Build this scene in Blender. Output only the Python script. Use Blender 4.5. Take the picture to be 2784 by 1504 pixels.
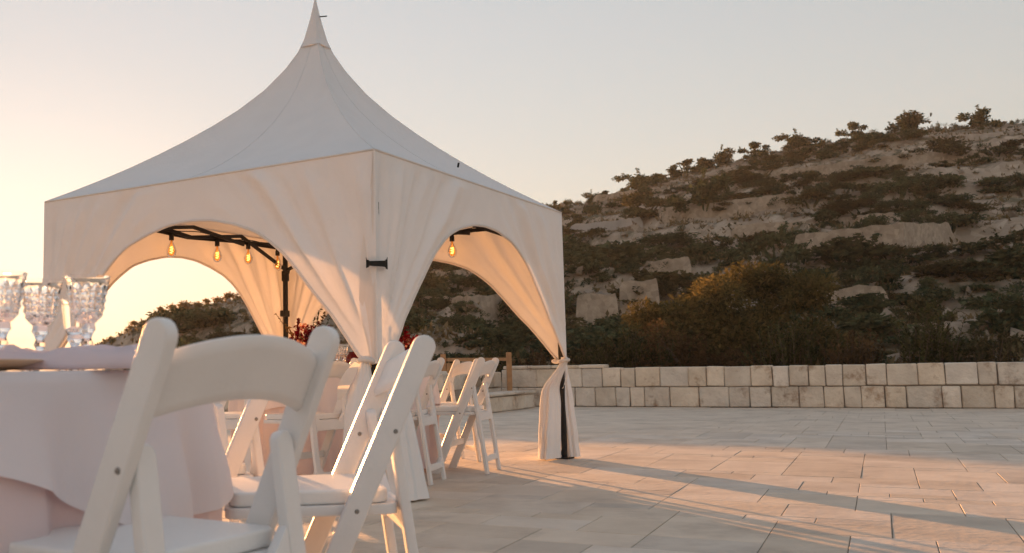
import bpy, bmesh, math, random
from math import sin, cos, pi, radians, sqrt, atan2, exp
from mathutils import Vector, Matrix, noise as mnoise
random.seed(7)
S = bpy.context.scene
for o in list(bpy.data.objects): bpy.data.objects.remove(o)
COL = S.collection

# ------------------------------------------------------------------ camera
CAM_H, FPX, PITCH, ROLL = 0.7387, 2643.66, 0.09597, -0.01489
PX0, PY0, PW = 981.0, 752.0, 2784.0
cd = bpy.data.cameras.new('camera'); cam = bpy.data.objects.new('camera', cd); COL.objects.link(cam)
cd.sensor_width = 36; cd.lens = 36*FPX/PW; cd.shift_x = (PW/2-PX0)/PW
cd.clip_start = 0.05; cd.clip_end = 9000
cam.matrix_world = Matrix.Translation((0, 0, CAM_H)) @ Matrix.Rotation(pi/2+PITCH, 4, 'X') @ Matrix.Rotation(ROLL, 4, 'Z')
cd.dof.use_dof = True; cd.dof.focus_distance = 6.6; cd.dof.aperture_fstop = 6.0
S.camera = cam

# ------------------------------------------------------------------ sky and sun
SUN_EL, SUN_AZ = radians(4.6), radians(-20.0)          # azimuth from +Y, right positive
w = bpy.data.worlds.new('World'); S.world = w; w.use_nodes = True
nt = w.node_tree; bg = nt.nodes['Background']
sky = nt.nodes.new('ShaderNodeTexSky'); sky.sky_type = 'NISHITA'; sky.sun_disc = False
sky.sun_elevation = SUN_EL; sky.sun_rotation = SUN_AZ; sky.altitude = 60
sky.air_density = 2.0; sky.dust_density = 0.4; sky.ozone_density = 3.0
hs = nt.nodes.new('ShaderNodeHueSaturation'); hs.inputs['Saturation'].default_value = 0.6
gm = nt.nodes.new('ShaderNodeGamma'); gm.inputs[1].default_value = 0.48          # hazy, even evening sky
tn = nt.nodes.new('ShaderNodeMix'); tn.data_type = 'RGBA'; tn.blend_type = 'MULTIPLY'; tn.inputs[0].default_value = 1; tn.inputs[7].default_value = (1.03, .98, 1.0, 1)
nt.links.new(sky.outputs[0], gm.inputs[0]); nt.links.new(gm.outputs[0], hs.inputs['Color']); nt.links.new(hs.outputs[0], tn.inputs[6]); nt.links.new(tn.outputs[2], bg.inputs[0])
bg.inputs[1].default_value = 0.071
sd = Vector((sin(SUN_AZ)*cos(SUN_EL), cos(SUN_AZ)*cos(SUN_EL), sin(SUN_EL)))
sl = bpy.data.lights.new('sun', 'SUN'); sl.energy = 2.7; sl.angle = radians(0.6); sl.color = (1.0, 0.45, 0.16)
so = bpy.data.objects.new('sun', sl); COL.objects.link(so); so.rotation_euler = (-sd).to_track_quat('-Z', 'Y').to_euler()
vs = S.view_settings
vs.view_transform = 'Standard'; vs.look = 'None'; vs.gamma = 1; vs.use_curve_mapping = False; vs.exposure = 2.86

# ------------------------------------------------------------------ helpers
def ray(px, py):
    dx, dy = px-PX0, py-PY0
    c, s = cos(-ROLL), sin(-ROLL)
    a, b = dx*c-dy*s, dx*s+dy*c
    dX, dY, dZ = a/FPX, 1.0, -b/FPX
    c, s = cos(PITCH), sin(PITCH)
    return Vector((dX, dY*c-dZ*s, dY*s+dZ*c))
def at_depth(px, py, Y):
    d = ray(px, py); d *= Y/d.y
    return Vector((d.x, Y, CAM_H+d.z))
def lerp(a, b, t): return a+(b-a)*t
def interp(x, tab):
    if x <= tab[0][0]: return tab[0][1]
    for (x0, y0), (x1, y1) in zip(tab, tab[1:]):
        if x <= x1: return y0+(y1-y0)*(x-x0)/(x1-x0)
    return tab[-1][1]
def sstep(a, b, x):
    t = min(1, max(0, (x-a)/(b-a))); return t*t*(3-2*t)

def mesh_from(name, verts, faces, smooth=False):
    me = bpy.data.meshes.new(name); me.from_pydata([tuple(v) for v in verts], [], faces); me.update()
    if smooth: me.polygons.foreach_set('use_smooth', [True]*len(me.polygons))
    return me
def bm_mesh(name, bm, smooth=False, recalc=True):
    if recalc: bmesh.ops.recalc_face_normals(bm, faces=bm.faces)
    me = bpy.data.meshes.new(name); bm.to_mesh(me); bm.free()
    if smooth: me.polygons.foreach_set('use_smooth', [True]*len(me.polygons))
    return me
def smooth_angle(me, ang=40):
    me.polygons.foreach_set('use_smooth', [True]*len(me.polygons))
    me.set_sharp_from_angle(angle=radians(ang)); return me
def obj(name, me, mat=None, parent=None, loc=None, rot=None):
    o = bpy.data.objects.new(name, me); COL.objects.link(o)
    if mat and len(me.materials) == 0: me.materials.append(mat)
    if parent: o.parent = parent
    if loc: o.location = loc
    if rot: o.rotation_euler = rot
    return o
def empty(name, loc=(0, 0, 0), rz=0):
    o = bpy.data.objects.new(name, None); COL.objects.link(o); o.location = loc; o.rotation_euler = (0, 0, rz)
    o.empty_display_size = 0.1; return o
def tag(o, label=None, cat=None, group=None, kind=None):
    if label: o['label'] = label
    if cat: o['category'] = cat
    if group: o['group'] = group
    if kind: o['kind'] = kind
    return o
def copy_tree(o, parent=None):
    c = o.copy(); COL.objects.link(c)
    if parent: c.parent = parent
    for ch in o.children: copy_tree(ch, c)
    return c

def prism(outline, thick, axes=((1, 0, 0), (0, 1, 0), (0, 0, 1)), origin=(0, 0, 0), bev=0.004, seg=2):
    """outline in (a,b) plane, extruded +-thick/2 along c."""
    A, B, C = [Vector(v) for v in axes]; O = Vector(origin)
    bm = bmesh.new(); n = len(outline)
    lo = [bm.verts.new(O+A*a+B*b-C*thick/2) for a, b in outline]
    hi = [bm.verts.new(O+A*a+B*b+C*thick/2) for a, b in outline]
    bm.faces.new(lo[::-1]); bm.faces.new(hi)
    for i in range(n): bm.faces.new((lo[i], lo[(i+1) % n], hi[(i+1) % n], hi[i]))
    bmesh.ops.recalc_face_normals(bm, faces=bm.faces)
    if bev:
        es = [e for e in bm.edges if e.calc_face_angle(0) > radians(50)]
        bmesh.ops.bevel(bm, geom=es, offset=bev, segments=seg, profile=0.6, affect='EDGES', clamp_overlap=True)
    return bm
def box_bm(x0, x1, y0, y1, z0, z1, bev=0.0, seg=1):
    return prism([(x0, y0), (x1, y0), (x1, y1), (x0, y1)], z1-z0, origin=(0, 0, (z0+z1)/2), bev=bev, seg=seg)
def stadium(p, q, wd, round_q=True, n=8):
    """outline of a bar from p (flat, horizontal cut) to q (rounded)."""
    p, q = Vector(p), Vector(q); d = (q-p).normalized(); nrm = Vector((-d.y, d.x)); r = wd/2
    out = []
    k = r/abs(d.y)
    out += [(p.x-k, p.y), (p.x+k, p.y)] if True else []
    c = q-d*r
    a0 = atan2(-nrm.y, -nrm.x)
    for i in range(n+1):
        a = a0+pi*i/n; out.append((c.x+cos(a)*r, c.y+sin(a)*r))
    return out
def tube(pts, rad, n=8, closed=False, caps=True):
    verts, faces = [], []; pts = [Vector(p) for p in pts]; m = len(pts)
    up = Vector((0, 0, 1))
    for i, p in enumerate(pts):
        d = (pts[min(i+1, m-1)]-pts[max(i-1, 0)]).normalized()
        s = d.cross(up)
        if s.length < 1e-3: s = d.cross(Vector((1, 0, 0)))
        s.normalize(); t = s.cross(d)
        r = rad(i/(m-1)) if callable(rad) else rad
        for k in range(n):
            a = 2*pi*k/n; verts.append(p+s*cos(a)*r+t*sin(a)*r)
    for i in range(m-1):
        for k in range(n):
            faces.append((i*n+k, i*n+(k+1) % n, (i+1)*n+(k+1) % n, (i+1)*n+k))
    if caps: faces += [tuple(range(n))[::-1], tuple((m-1)*n+k for k in range(n))]
    return verts, faces
def bar(p, q, wd, ht=None):
    """square bar between p and q"""
    p, q = Vector(p), Vector(q); ht = ht or wd; d = (q-p).normalized(); up = Vector((0, 0, 1))
    s = d.cross(up)
    if s.length < 1e-3: s = Vector((1, 0, 0))
    s.normalize(); t = s.cross(d); v = []
    for e in (p, q):
        for a, b in ((-1, -1), (1, -1), (1, 1), (-1, 1)): v.append(e+s*a*wd/2+t*b*ht/2)
    f = [(0, 1, 2, 3), (7, 6, 5, 4), (0, 4, 5, 1), (1, 5, 6, 2), (2, 6, 7, 3), (3, 7, 4, 0)]
    return v, f
def join(parts):
    V, F = [], []
    for v, f in parts:
        k = len(V); V += list(v); F += [tuple(i+k for i in q) for q in f]
    return V, F
def lathe(profile, n=32):
    V, F = [], []; m = len(profile)
    for r, z in profile:
        for k in range(n): V.append((r*cos(2*pi*k/n), r*sin(2*pi*k/n), z))
    for i in range(m-1):
        for k in range(n): F.append((i*n+k, i*n+(k+1) % n, (i+1)*n+(k+1) % n, (i+1)*n+k))
    return V, F
def grid_faces(nu, nv, wrap=False):
    F = []
    for i in range(nv):
        for j in range(nu if wrap else nu):
            a = i*(nu+(0 if wrap else 1))+j; st = nu+(0 if wrap else 1)
            b = i*st+((j+1) % nu if wrap else j+1)
            F.append((a, b, b+st, a+st))
    return F

# ------------------------------------------------------------------ materials
def new_mat(name):
    m = bpy.data.materials.new(name); m.use_nodes = True; return m, m.node_tree, m.node_tree.nodes['Principled BSDF']
def pmat(name, col, rough=0.6, var=0.0, scale=6.0, bump=0.0, bscale=40.0, spec=0.5, rnd=0.0, col2=None, metal=0.0, detail=6, coat=0, dirt=None):
    m, t, b = new_mat(name); N, L = t.nodes, t.links
    b.inputs['Roughness'].default_value = rough; b.inputs['Specular IOR Level'].default_value = spec; b.inputs['Metallic'].default_value = metal
    tc = N.new('ShaderNodeTexCoord'); geo = N.new('ShaderNodeNewGeometry')
    src = geo.outputs['Position']
    cur = None
    if var or col2:
        nz = N.new('ShaderNodeTexNoise'); nz.inputs['Scale'].default_value = scale; nz.inputs['Detail'].default_value = detail; nz.inputs['Roughness'].default_value = 0.62
        L.new(src, nz.inputs['Vector'])
        rp = N.new('ShaderNodeValToRGB'); rp.color_ramp.elements[0].position = 0.32; rp.color_ramp.elements[1].position = 0.68
        c2 = col2 or tuple(min(1, c*(1+var)) for c in col); c1 = col if col2 else tuple(c*(1-var) for c in col)
        rp.color_ramp.elements[0].color = (*c1, 1); rp.color_ramp.elements[1].color = (*c2, 1)
        L.new(nz.outputs['Fac'], rp.inputs[0]); cur = rp.outputs[0]
    if dirt:
        dcol, dscale, lo, hi = dirt
        nz = N.new('ShaderNodeTexNoise'); nz.inputs['Scale'].default_value = dscale; nz.inputs['Detail'].default_value = 8; nz.inputs['Roughness'].default_value = 0.7
        L.new(src, nz.inputs['Vector'])
        rp = N.new('ShaderNodeMapRange'); rp.inputs[1].default_value = lo; rp.inputs[2].default_value = hi; L.new(nz.outputs['Fac'], rp.inputs[0])
        mx = N.new('ShaderNodeMix'); mx.data_type = 'RGBA'; L.new(rp.outputs[0], mx.inputs[0])
        if cur: L.new(cur, mx.inputs[6])
        else: mx.inputs[6].default_value = (*col, 1)
        mx.inputs[7].default_value = (*dcol, 1); cur = mx.outputs[2]
    if rnd:
        oi = N.new('ShaderNodeObjectInfo'); hsv = N.new('ShaderNodeHueSaturation')
        mr = N.new('ShaderNodeMapRange'); mr.inputs[3].default_value = 1-rnd; mr.inputs[4].default_value = 1+rnd
        L.new(oi.outputs['Random'], mr.inputs[0]); L.new(mr.outputs[0], hsv.inputs['Value'])
        m2 = N.new('ShaderNodeMath'); m2.operation = 'MULTIPLY'; m2.inputs[1].default_value = 7.31; L.new(oi.outputs['Random'], m2.inputs[0])
        m3 = N.new('ShaderNodeMath'); m3.operation = 'FRACT'; L.new(m2.outputs[0], m3.inputs[0])
        m4 = N.new('ShaderNodeMapRange'); m4.inputs[3].default_value = 1-rnd*1.6; m4.inputs[4].default_value = 1+rnd*1.6; L.new(m3.outputs[0], m4.inputs[0])
        L.new(m4.outputs[0], hsv.inputs['Saturation'])
        if cur: L.new(cur, hsv.inputs['Color'])
        else: hsv.inputs['Color'].default_value = (*col, 1)
        cur = hsv.outputs[0]
    if cur: L.new(cur, b.inputs['Base Color'])
    else: b.inputs['Base Color'].default_value = (*col, 1)
    if bump:
        nz = N.new('ShaderNodeTexNoise'); nz.inputs['Scale'].default_value = bscale; nz.inputs['Detail'].default_value = 6; L.new(src, nz.inputs['Vector'])
        bp = N.new('ShaderNodeBump'); bp.inputs['Strength'].default_value = bump; bp.inputs['Distance'].default_value = 0.02
        L.new(nz.outputs['Fac'], bp.inputs['Height']); L.new(bp.outputs[0], b.inputs['Normal'])
    return m
def fabric(name, col, trans=0.4, tcol=None, bump=0.2, bscale=26, var=0.02):
    m = bpy.data.materials.new(name); m.use_nodes = True; t = m.node_tree; N, L = t.nodes, t.links
    N.remove(N['Principled BSDF']); out = N['Material Output']
    d = N.new('ShaderNodeBsdfDiffuse'); tr = N.new('ShaderNodeBsdfTranslucent'); mx = N.new('ShaderNodeMixShader'); mx.inputs[0].default_value = trans
    geo = N.new('ShaderNodeNewGeometry')
    nz = N.new('ShaderNodeTexNoise'); nz.inputs['Scale'].default_value = 5; nz.inputs['Detail'].default_value = 7; L.new(geo.outputs['Position'], nz.inputs['Vector'])
    rp = N.new('ShaderNodeValToRGB'); rp.color_ramp.elements[0].position = .3; rp.color_ramp.elements[1].position = .7
    rp.color_ramp.elements[0].color = (*[c*(1-var) for c in col], 1); rp.color_ramp.elements[1].color = (*[min(1, c*(1+var)) for c in col], 1)
    L.new(nz.outputs['Fac'], rp.inputs[0]); L.new(rp.outputs[0], d.inputs[0]); tr.inputs[0].default_value = (*(tcol or col), 1)
    n2 = N.new('ShaderNodeTexNoise'); n2.inputs['Scale'].default_value = bscale; n2.inputs['Detail'].default_value = 5; L.new(geo.outputs['Position'], n2.inputs['Vector'])
    bp = N.new('ShaderNodeBump'); bp.inputs['Strength'].default_value = bump; bp.inputs['Distance'].default_value = 0.02; L.new(n2.outputs['Fac'], bp.inputs['Height'])
    L.new(bp.outputs[0], d.inputs['Normal'])
    L.new(d.outputs[0], mx.inputs[1]); L.new(tr.outputs[0], mx.inputs[2]); L.new(mx.outputs[0], out.inputs[0])
    return m
def leafmat(name, c1, c2, trans=0.3, scale=3.0, rnd=0.25):
    m = bpy.data.materials.new(name); m.use_nodes = True; t = m.node_tree; N, L = t.nodes, t.links
    N.remove(N['Principled BSDF']); out = N['Material Output']
    d = N.new('ShaderNodeBsdfDiffuse'); tr = N.new('ShaderNodeBsdfTranslucent'); mx = N.new('ShaderNodeMixShader'); mx.inputs[0].default_value = trans
    geo = N.new('ShaderNodeNewGeometry')
    rp = N.new('ShaderNodeValToRGB'); rp.color_ramp.elements[0].color = (*c1, 1); rp.color_ramp.elements[1].color = (*c2, 1)
    rp.color_ramp.elements[0].position = .3; rp.color_ramp.elements[1].position = .7
    nz = N.new('ShaderNodeTexNoise'); nz.inputs['Scale'].default_value = scale; nz.inputs['Detail'].default_value = 4; L.new(geo.outputs['Position'], nz.inputs['Vector'])
    a = N.new('ShaderNodeMath'); a.operation = 'MULTIPLY_ADD'; a.inputs[1].default_value = .35; L.new(geo.outputs['Random Per Island'], a.inputs[0])
    a2 = N.new('ShaderNodeMath'); a2.operation = 'ADD'; a2.inputs[1].default_value = -.17; L.new(nz.outputs['Fac'], a2.inputs[0]); L.new(a2.outputs[0], a.inputs[2])
    L.new(a.outputs[0], rp.inputs[0])
    oi = N.new('ShaderNodeObjectInfo'); hsv = N.new('ShaderNodeHueSaturation'); mr = N.new('ShaderNodeMapRange'); mr.inputs[3].default_value = 1-rnd; mr.inputs[4].default_value = 1+rnd
    L.new(oi.outputs['Random'], mr.inputs[0]); L.new(mr.outputs[0], hsv.inputs['Value']); L.new(rp.outputs[0], hsv.inputs['Color'])
    L.new(hsv.outputs[0], d.inputs[0]); L.new(hsv.outputs[0], tr.inputs[0])
    L.new(d.outputs[0], mx.inputs[1]); L.new(tr.outputs[0], mx.inputs[2]); L.new(mx.outputs[0], out.inputs[0])
    return m
def glassmat(name, col=(1, 1, 1), rough=0.0, ior=1.5):
    m, t, b = new_mat(name)
    b.inputs['Base Color'].default_value = (*col, 1); b.inputs['Transmission Weight'].default_value = 1; b.inputs['Roughness'].default_value = rough; b.inputs['IOR'].default_value = ior
    return m
def bulbmat():
    m = bpy.data.materials.new('amber_glass'); m.use_nodes = True; t = m.node_tree; N, L = t.nodes, t.links
    N.remove(N['Principled BSDF']); out = N['Material Output']
    tr = N.new('ShaderNodeBsdfTransparent'); tr.inputs[0].default_value = (1, .70, .32, 1); gl = N.new('ShaderNodeBsdfGlossy'); gl.inputs['Roughness'].default_value = .05
    tl = N.new('ShaderNodeBsdfTranslucent'); tl.inputs[0].default_value = (1, .62, .22, 1)
    m0 = N.new('ShaderNodeMixShader'); m0.inputs[0].default_value = .3; L.new(tr.outputs[0], m0.inputs[1]); L.new(tl.outputs[0], m0.inputs[2])
    fr = N.new('ShaderNodeFresnel'); mx = N.new('ShaderNodeMixShader'); L.new(fr.outputs[0], mx.inputs[0]); L.new(m0.outputs[0], mx.inputs[1]); L.new(gl.outputs[0], mx.inputs[2])
    L.new(mx.outputs[0], out.inputs[0]); return m
def emitmat(name, col, st):
    m, t, b = new_mat(name); b.inputs['Base Color'].default_value = (*col, 1)
    b.inputs['Emission Color'].default_value = (*col, 1); b.inputs['Emission Strength'].default_value = st; return m

M = dict(
 ridge_glow=leafmat('sunglow_leaf', (.09, .07, .026), (.30, .19, .065), .6, 1.0, .2),  # low sun's glow on the left ridge bushes, put into the leaf colour
 slab=pmat('limestone_slab', (.50, .422, .345), .66, col2=(.63, .545, .452), scale=2.6, bump=.16, bscale=22, rnd=.12, dirt=((.30, .245, .20), 1.6, .50, .80)),
 mortar=pmat('mortar', (.27, .225, .185), .95, var=.2, bump=.3),
 block=pmat('wall_limestone', (.58, .485, .39), .85, col2=(.75, .65, .535), scale=4, bump=1.0, bscale=18, rnd=.12, dirt=((.27, .15, .08), 2.6, .54, .70)),
 earth=pmat('dry_earth', (.16, .115, .078), .95, col2=(.40, .315, .235), scale=.8, bump=1.0, bscale=6, detail=14, dirt=((.10, .085, .045), .55, .47, .60)),
 rwall=pmat('drystone', (.30, .24, .18), .95, col2=(.46, .375, .295), scale=1.6, bump=1.0, bscale=5),
 pale=pmat('pale_wall', (.40, .37, .34), .9, var=.12, scale=1.2, bump=.4, bscale=6),
 rock=pmat('rock', (.18, .14, .105), .95, col2=(.32, .26, .20), scale=1.5, bump=1.0, bscale=6),
 tent=fabric('tent_canvas', (.83, .83, .83), .10, (.80, .72, .60)),
 roof=fabric('roof_canvas', (.74, .76, .78), .09, (.8, .78, .74)),
 trim=fabric('tent_trim', (.82, .80, .78), .25, (.80, .70, .55)),
 black=pmat('black_metal', (.012, .011, .010), .75, var=.2),
 strap=pmat('black_strap', (.012, .012, .011), .9, var=.3),
 chair=pmat('white_resin', (.76, .75, .742), .38, var=.03, scale=9, bump=.05, bscale=120, spec=.4),
 pad=pmat('white_vinyl', (.80, .795, .78), .34, var=.03, bump=.06, bscale=90),
 screw=pmat('screw', (.22, .21, .20), .4, metal=.5),
 under=fabric('under_cloth', (.78, .71, .735), .25, (.75, .58, .56), bump=.12, bscale=220),
 over=fabric('over_cloth', (.88, .85, .875), .25, (.80, .68, .68), bump=.12, bscale=220),
 napkin=fabric('napkin', (.78, .72, .78), .25, (.8, .66, .66)),
 plate=pmat('plate', (.62, .42, .28), .35, var=.08),
 glass=glassmat('crystal'),
 redglass=pmat('red_glass', (.16, .004, .006), .15),
 wood=pmat('pine_wood', (.38, .20, .09), .7, var=.2, scale=8, bump=.3),
 bulb=bulbmat(), filament=emitmat('filament', (1, .6, .28), 1.6),
 bark=pmat('bark', (.09, .065, .045), .95, var=.3, bump=.6),
 leaf=leafmat('maquis_leaf', (.036, .050, .028), (.105, .120, .064), .18),
 leaf2=leafmat('olive_leaf', (.045, .045, .022), (.12, .105, .055), .2),
 gold=leafmat('golden_leaf', (.050, .050, .022), (.150, .115, .044), .35, 2.0, .1),
 spike=leafmat('rosemary_leaf', (.03, .038, .016), (.10, .10, .042), .2, 4.0, .1),
 dry=leafmat('dry_grass', (.14, .10, .05), (.25, .18, .10), .25, .5, .1),
 thorn=leafmat('thorn_leaf', (.09, .075, .038), (.24, .185, .105), .2, .35, .1),
 rust=leafmat('russet_leaf', (.070, .048, .024), (.15, .092, .045), .4, 2.0, .15),
 petal=leafmat('red_petal', (.16, .006, .010), (.45, .02, .02), .3, 20, 0),
 maroon=leafmat('maroon_flower', (.09, .003, .010), (.20, .008, .02), .2, 20, 0),
 blush=leafmat('blush_petal', (.55, .25, .16), (.75, .45, .32), .35, 20, 0),
 sea=pmat('lowland', (.16, .13, .10), .95, var=.2, scale=.02),
)

# ================================================================== TERRACE
E1 = Vector((.469, .883)); E2 = Vector((.883, -.469))       # paving / wall directions
WC = Vector((3.0, 18.85))                                     # inner corner of the parapet
LC = WC-E1*2.85                                               # where the left parapet leaves
TERR = [LC-E2*16, LC, WC, WC+E2*17, WC+E2*17-E1*24, LC-E2*16-E1*20]
def inside(p, poly):
    c = False; j = len(poly)-1
    for i in range(len(poly)):
        a, b = poly[i], poly[j]
        if (a.y > p.y) != (b.y > p.y) and p.x < (b.x-a.x)*(p.y-a.y)/(b.y-a.y)+a.x: c = not c
        j = i
    return c
pave = empty('pavement'); tag(pave, 'pale limestone slab paving of the terrace', kind='structure')
bm = bmesh.new(); vs_ = [bm.verts.new((p.x, p.y, -.0055)) for p in TERR]; bm.faces.new(vs_)
tag(obj('joint_bed', bm_mesh('joint_bed', bm), M['mortar'], pave))
GAP = .004; CELL = .158
def slab_mesh(l, wd):
    bm = bmesh.new(); c = .002
    def ring(ix, z): return [bm.verts.new((sx*(l/2-GAP/2-ix), sy*(wd/2-GAP/2-ix), z)) for sx, sy in ((-1, -1), (1, -1), (1, 1), (-1, 1))]
    a, b, d = ring(0, -.03), ring(0, -c), ring(c, 0)
    for r0, r1 in ((a, b), (b, d)):
        for i in range(4): bm.faces.new((r0[i], r0[(i+1) % 4], r1[(i+1) % 4], r1[i]))
    bm.faces.new(d); me = bm_mesh('slab', bm); me.materials.append(M['slab']); return me
slabm = {}; ang = atan2(E1.y, E1.x); cand = []; used = set()
SIZES = [(5, 3), (4, 3), (4, 2), (5, 2), (3, 3), (3, 2), (2, 3), (6, 3), (3, 4)]
for j in range(-130, 170):                      # j across the rows (E2), i along them (E1)
    for i in range(-60, 160):
        if (i, j) in used: continue
        c0 = E1*(i*CELL)+E2*(j*CELL)
        if not (-12 < c0.x < 20 and -3 < c0.y < 25): continue
        for sx, sy in random.sample(SIZES, len(SIZES))+[(2, 2), (2, 1), (1, 2), (1, 1)]:
            cells = [(i+p, j+q) for p in range(sx) for q in range(sy)]
            if not any(t in used for t in cells): break
        used.update(cells); c = E1*((i+sx/2)*CELL)+E2*((j+sy/2)*CELL)
        if (sx, sy) not in slabm: slabm[(sx, sy)] = slab_mesh(sx*CELL, sy*CELL)
        if inside(c, TERR): cand.append((c, (sx, sy)))
def shown(c):
    if c.y < 3.2: return 99
    px = PX0+FPX*c.x/c.y
    return c.y if (-150 < px < 2900) else 60+c.y
near = sorted(cand, key=lambda q: shown(q[0])-(2 if q[0].x > 0 else 0))
V, F = [], []
for i, (c, k) in enumerate(near):
    z = random.uniform(-.0008, .0008); tilt = (random.uniform(-.0012, .0012), random.uniform(-.0012, .0012), ang+random.uniform(-.002, .002))
    if i < 300:
        obj('slab', slabm[k], None, pave, (c.x, c.y, z), tilt)
    else:
        mt = Matrix.Translation((c.x, c.y, z)) @ Matrix.Rotation(tilt[2], 4, 'Z'); o_ = len(V)
        V += [mt @ v.co for v in slabm[k].vertices]; F += [tuple(o_+j for j in p.vertices) for p in slabm[k].polygons]
me = mesh_from('slab_field', V, F); me.materials.append(M['slab'])
tag(obj('slab_field', me, None, pave), kind='stuff')

# ------------------------------------------------------------------ parapet walls, block by block
def block_mesh(l, d, h, sd):
    rnd = random.Random(sd); bm = bmesh.new(); bmesh.ops.create_cube(bm, size=1)
    for v in bm.verts:
        v.co = Vector((v.co.x*(l-.012)+rnd.uniform(-.006, .006), v.co.y*d+rnd.uniform(-.006, .006), v.co.z*(h-.010)+rnd.uniform(-.005, .005)))
    bmesh.ops.bevel(bm, geom=list(bm.edges), offset=.014, segments=1, affect='EDGES')
    return bm_mesh('block', bm)
BL = {}
def get_block(l, d, h):
    key = (round(l, 2), d, h, random.randrange(2))
    if key not in BL: BL[key] = block_mesh(l, d, h, hash(key) % 9999); BL[key].materials.append(M['block'])
    return BL[key]
def wall(name, p, dirv, length, courses, label, depth=.34, extra=None):
    root = empty(name, (p.x, p.y, 0), atan2(dirv.y, dirv.x)); tag(root, label, 'wall')
    z = 0; zt = sum(courses)
    bmc = box_bm(.02, length-.02, .05, depth-.03, -.3, zt-.03)
    obj('core', bm_mesh('core', bmc), M['mortar'], root)
    for ci, h in enumerate(courses):
        x = 0; first = True
        while x < length-.05:
            l = random.choice([.26, .30, .34, .38, .44, .50]) if not (first and ci % 2) else .2
            first = False
            l = min(l, length-x)
            if length-x-l < .15: l = length-x
            obj('block', get_block(l, depth, h), None, root, (x+l/2, depth/2+random.uniform(-.018, .018), z+h/2+(random.uniform(-.006, .014) if ci else 0)), (0, random.uniform(-.012, .012), random.uniform(-.02, .02)))
            x += l
        z += h
    return root
n_in = E1   # outward (away from terrace) for the back wall
wall('stone_wall', WC-E2*.34, E2, 16.5, (.355, .355), 'low two-course limestone block wall along the back edge of the terrace, at right')
# raised coping course at the left end of the back wall
rt = empty('stone_coping', (WC.x, WC.y, .71), atan2(E2.y, E2.x)); tag(rt, 'short raised run of coping blocks on top of the back wall behind the tent leg', 'coping')
x = -.3
for l in (.5, .46, .52, .5): obj('block', get_block(l, .36, .07), None, rt, (x+l/2, .17, .035)); x += l
lw = wall('return_wall', LC-E2*.34, E1, 2.85, (.36, .30), 'short return wall of limestone blocks behind the white chairs')
wall('left_wall', LC-E2*16, E2, 15.6, (.36, .34), 'long low limestone wall running off to the left behind the tent')
# stone bench ledge in front of the return wall
lg = empty('stone_ledge', (LC.x+E2.x*.02, LC.y+E2.y*.02, 0), atan2(E1.y, E1.x)); tag(lg, 'low stone ledge with a slab top at the foot of the return wall', 'ledge')
x = 0
for l in (.6, .55, .62, .58):
    obj('block', get_block(l, .44, .26), None, lg, (x+l/2, -.24, .13)); obj('top_slab', get_block(l, .50, .06), None, lg, (x+l/2, -.25, .292)); x += l
# wooden rail frame standing behind the wall
rf = empty('wooden_rail', (0, 0, 0)); tag(rf, 'brown timber rail frame with two posts rising above the stone wall', 'railing')
pa, pb = at_depth(1207, 1070, 17.3), at_depth(1386, 1064, 18.2)
for q, tz in ((pa, 1.0), (pb, 1.03)):
    obj('post', mesh_from('post', *bar((q.x, q.y, .0), (q.x, q.y, tz), .09)), M['wood'], rf)
obj('top_rail', mesh_from('top_rail', *bar((pa.x+.05, pa.y, .90), (pb.x-.046, pb.y, .90), .07, .06)), M['wood'], rf)
obj('lower_board', mesh_from('lower_board', *bar((pa.x+.05, pa.y, .70), (lerp(pa.x, pb.x, .33), lerp(pa.y, pb.y, .33), .70), .03, .28)), M['wood'], rf)

# ================================================================== HILL
RIDGE = [(-400, 1130), (0, 1050), (150, 985), (258, 936), (365, 893), (436, 860), (495, 842), (594, 826), (689, 803), (900, 742), (1200, 655), (1498, 563), (1605, 546), (1722, 514), (1843, 477), (1955, 449), (2200, 392), (2500, 350), (2784, 330), (3100, 335)]
RT = []
for x, y in RIDGE:
    d = ray(x, y); RT.append((atan2(d.x, d.y), d.z/sqrt(d.x*d.x+d.y*d.y)))
RRT = [(-.5, 70), (-.27, 60), (-.1, 64), (.2, 74), (.37, 80), (.6, 78), (.8, 74)]
def line_r(a, P, D):
    # distance along azimuth a to line P + s D
    dx, dy = sin(a), cos(a); det = dx*(-D.y)+dy*D.x
    if abs(det) < 1e-5: return 99
    return (P.x*(-D.y)+P.y*D.x)/det
def r_base(a):
    r = line_r(a, WC+E1*.34, E2)
    if a < atan2(LC.x, LC.y)+.02: r = line_r(a, LC+E1*.34, E2)
    return min(max(r, 12), 40)+.05
def fbm(x, y, z=0, o=4):
    return mnoise.fractal(Vector((x, y, z)), 1.0, 2.0, o)
def hill_z(a, r):
    tr, rr = interp(a, RT), interp(a, RRT); r0 = r_base(a)
    z0 = .35 if a > -.05 else lerp(.35, -.6, sstep(-.05, -.3, a))
    zr = CAM_H+rr*tr
    x, y = r*sin(a), r*cos(a)
    t = (r-r0)/(rr-r0)
    if t < 0: return z0-.9*min(1, -t*rr/2)
    if t <= 1:
        z = z0+(zr-z0)*(.35*t+.65*t**1.35)
    else:
        z = zr-(r-rr)*.20
    st = 1.55; zz = z+.9*fbm(x*.045, y*.045, 3)*sstep(0, .2, t)*(1-sstep(.75, 1., t)); k = math.floor(zz/st); f = zz/st-k
    zq = st*(k+sstep(.66, .97, f)*.85+f*.15)
    am = .85*sstep(.03, .15, t)*(1-sstep(.86, 1., t))
    z = lerp(z, zq, am)
    z += (.30*fbm(x*.35, y*.35, 9)+.10*fbm(x*1.4, y*1.4, 6, 3))*sstep(0, .1, t)*(1-.6*sstep(.8, 1., t))
    return z
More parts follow.
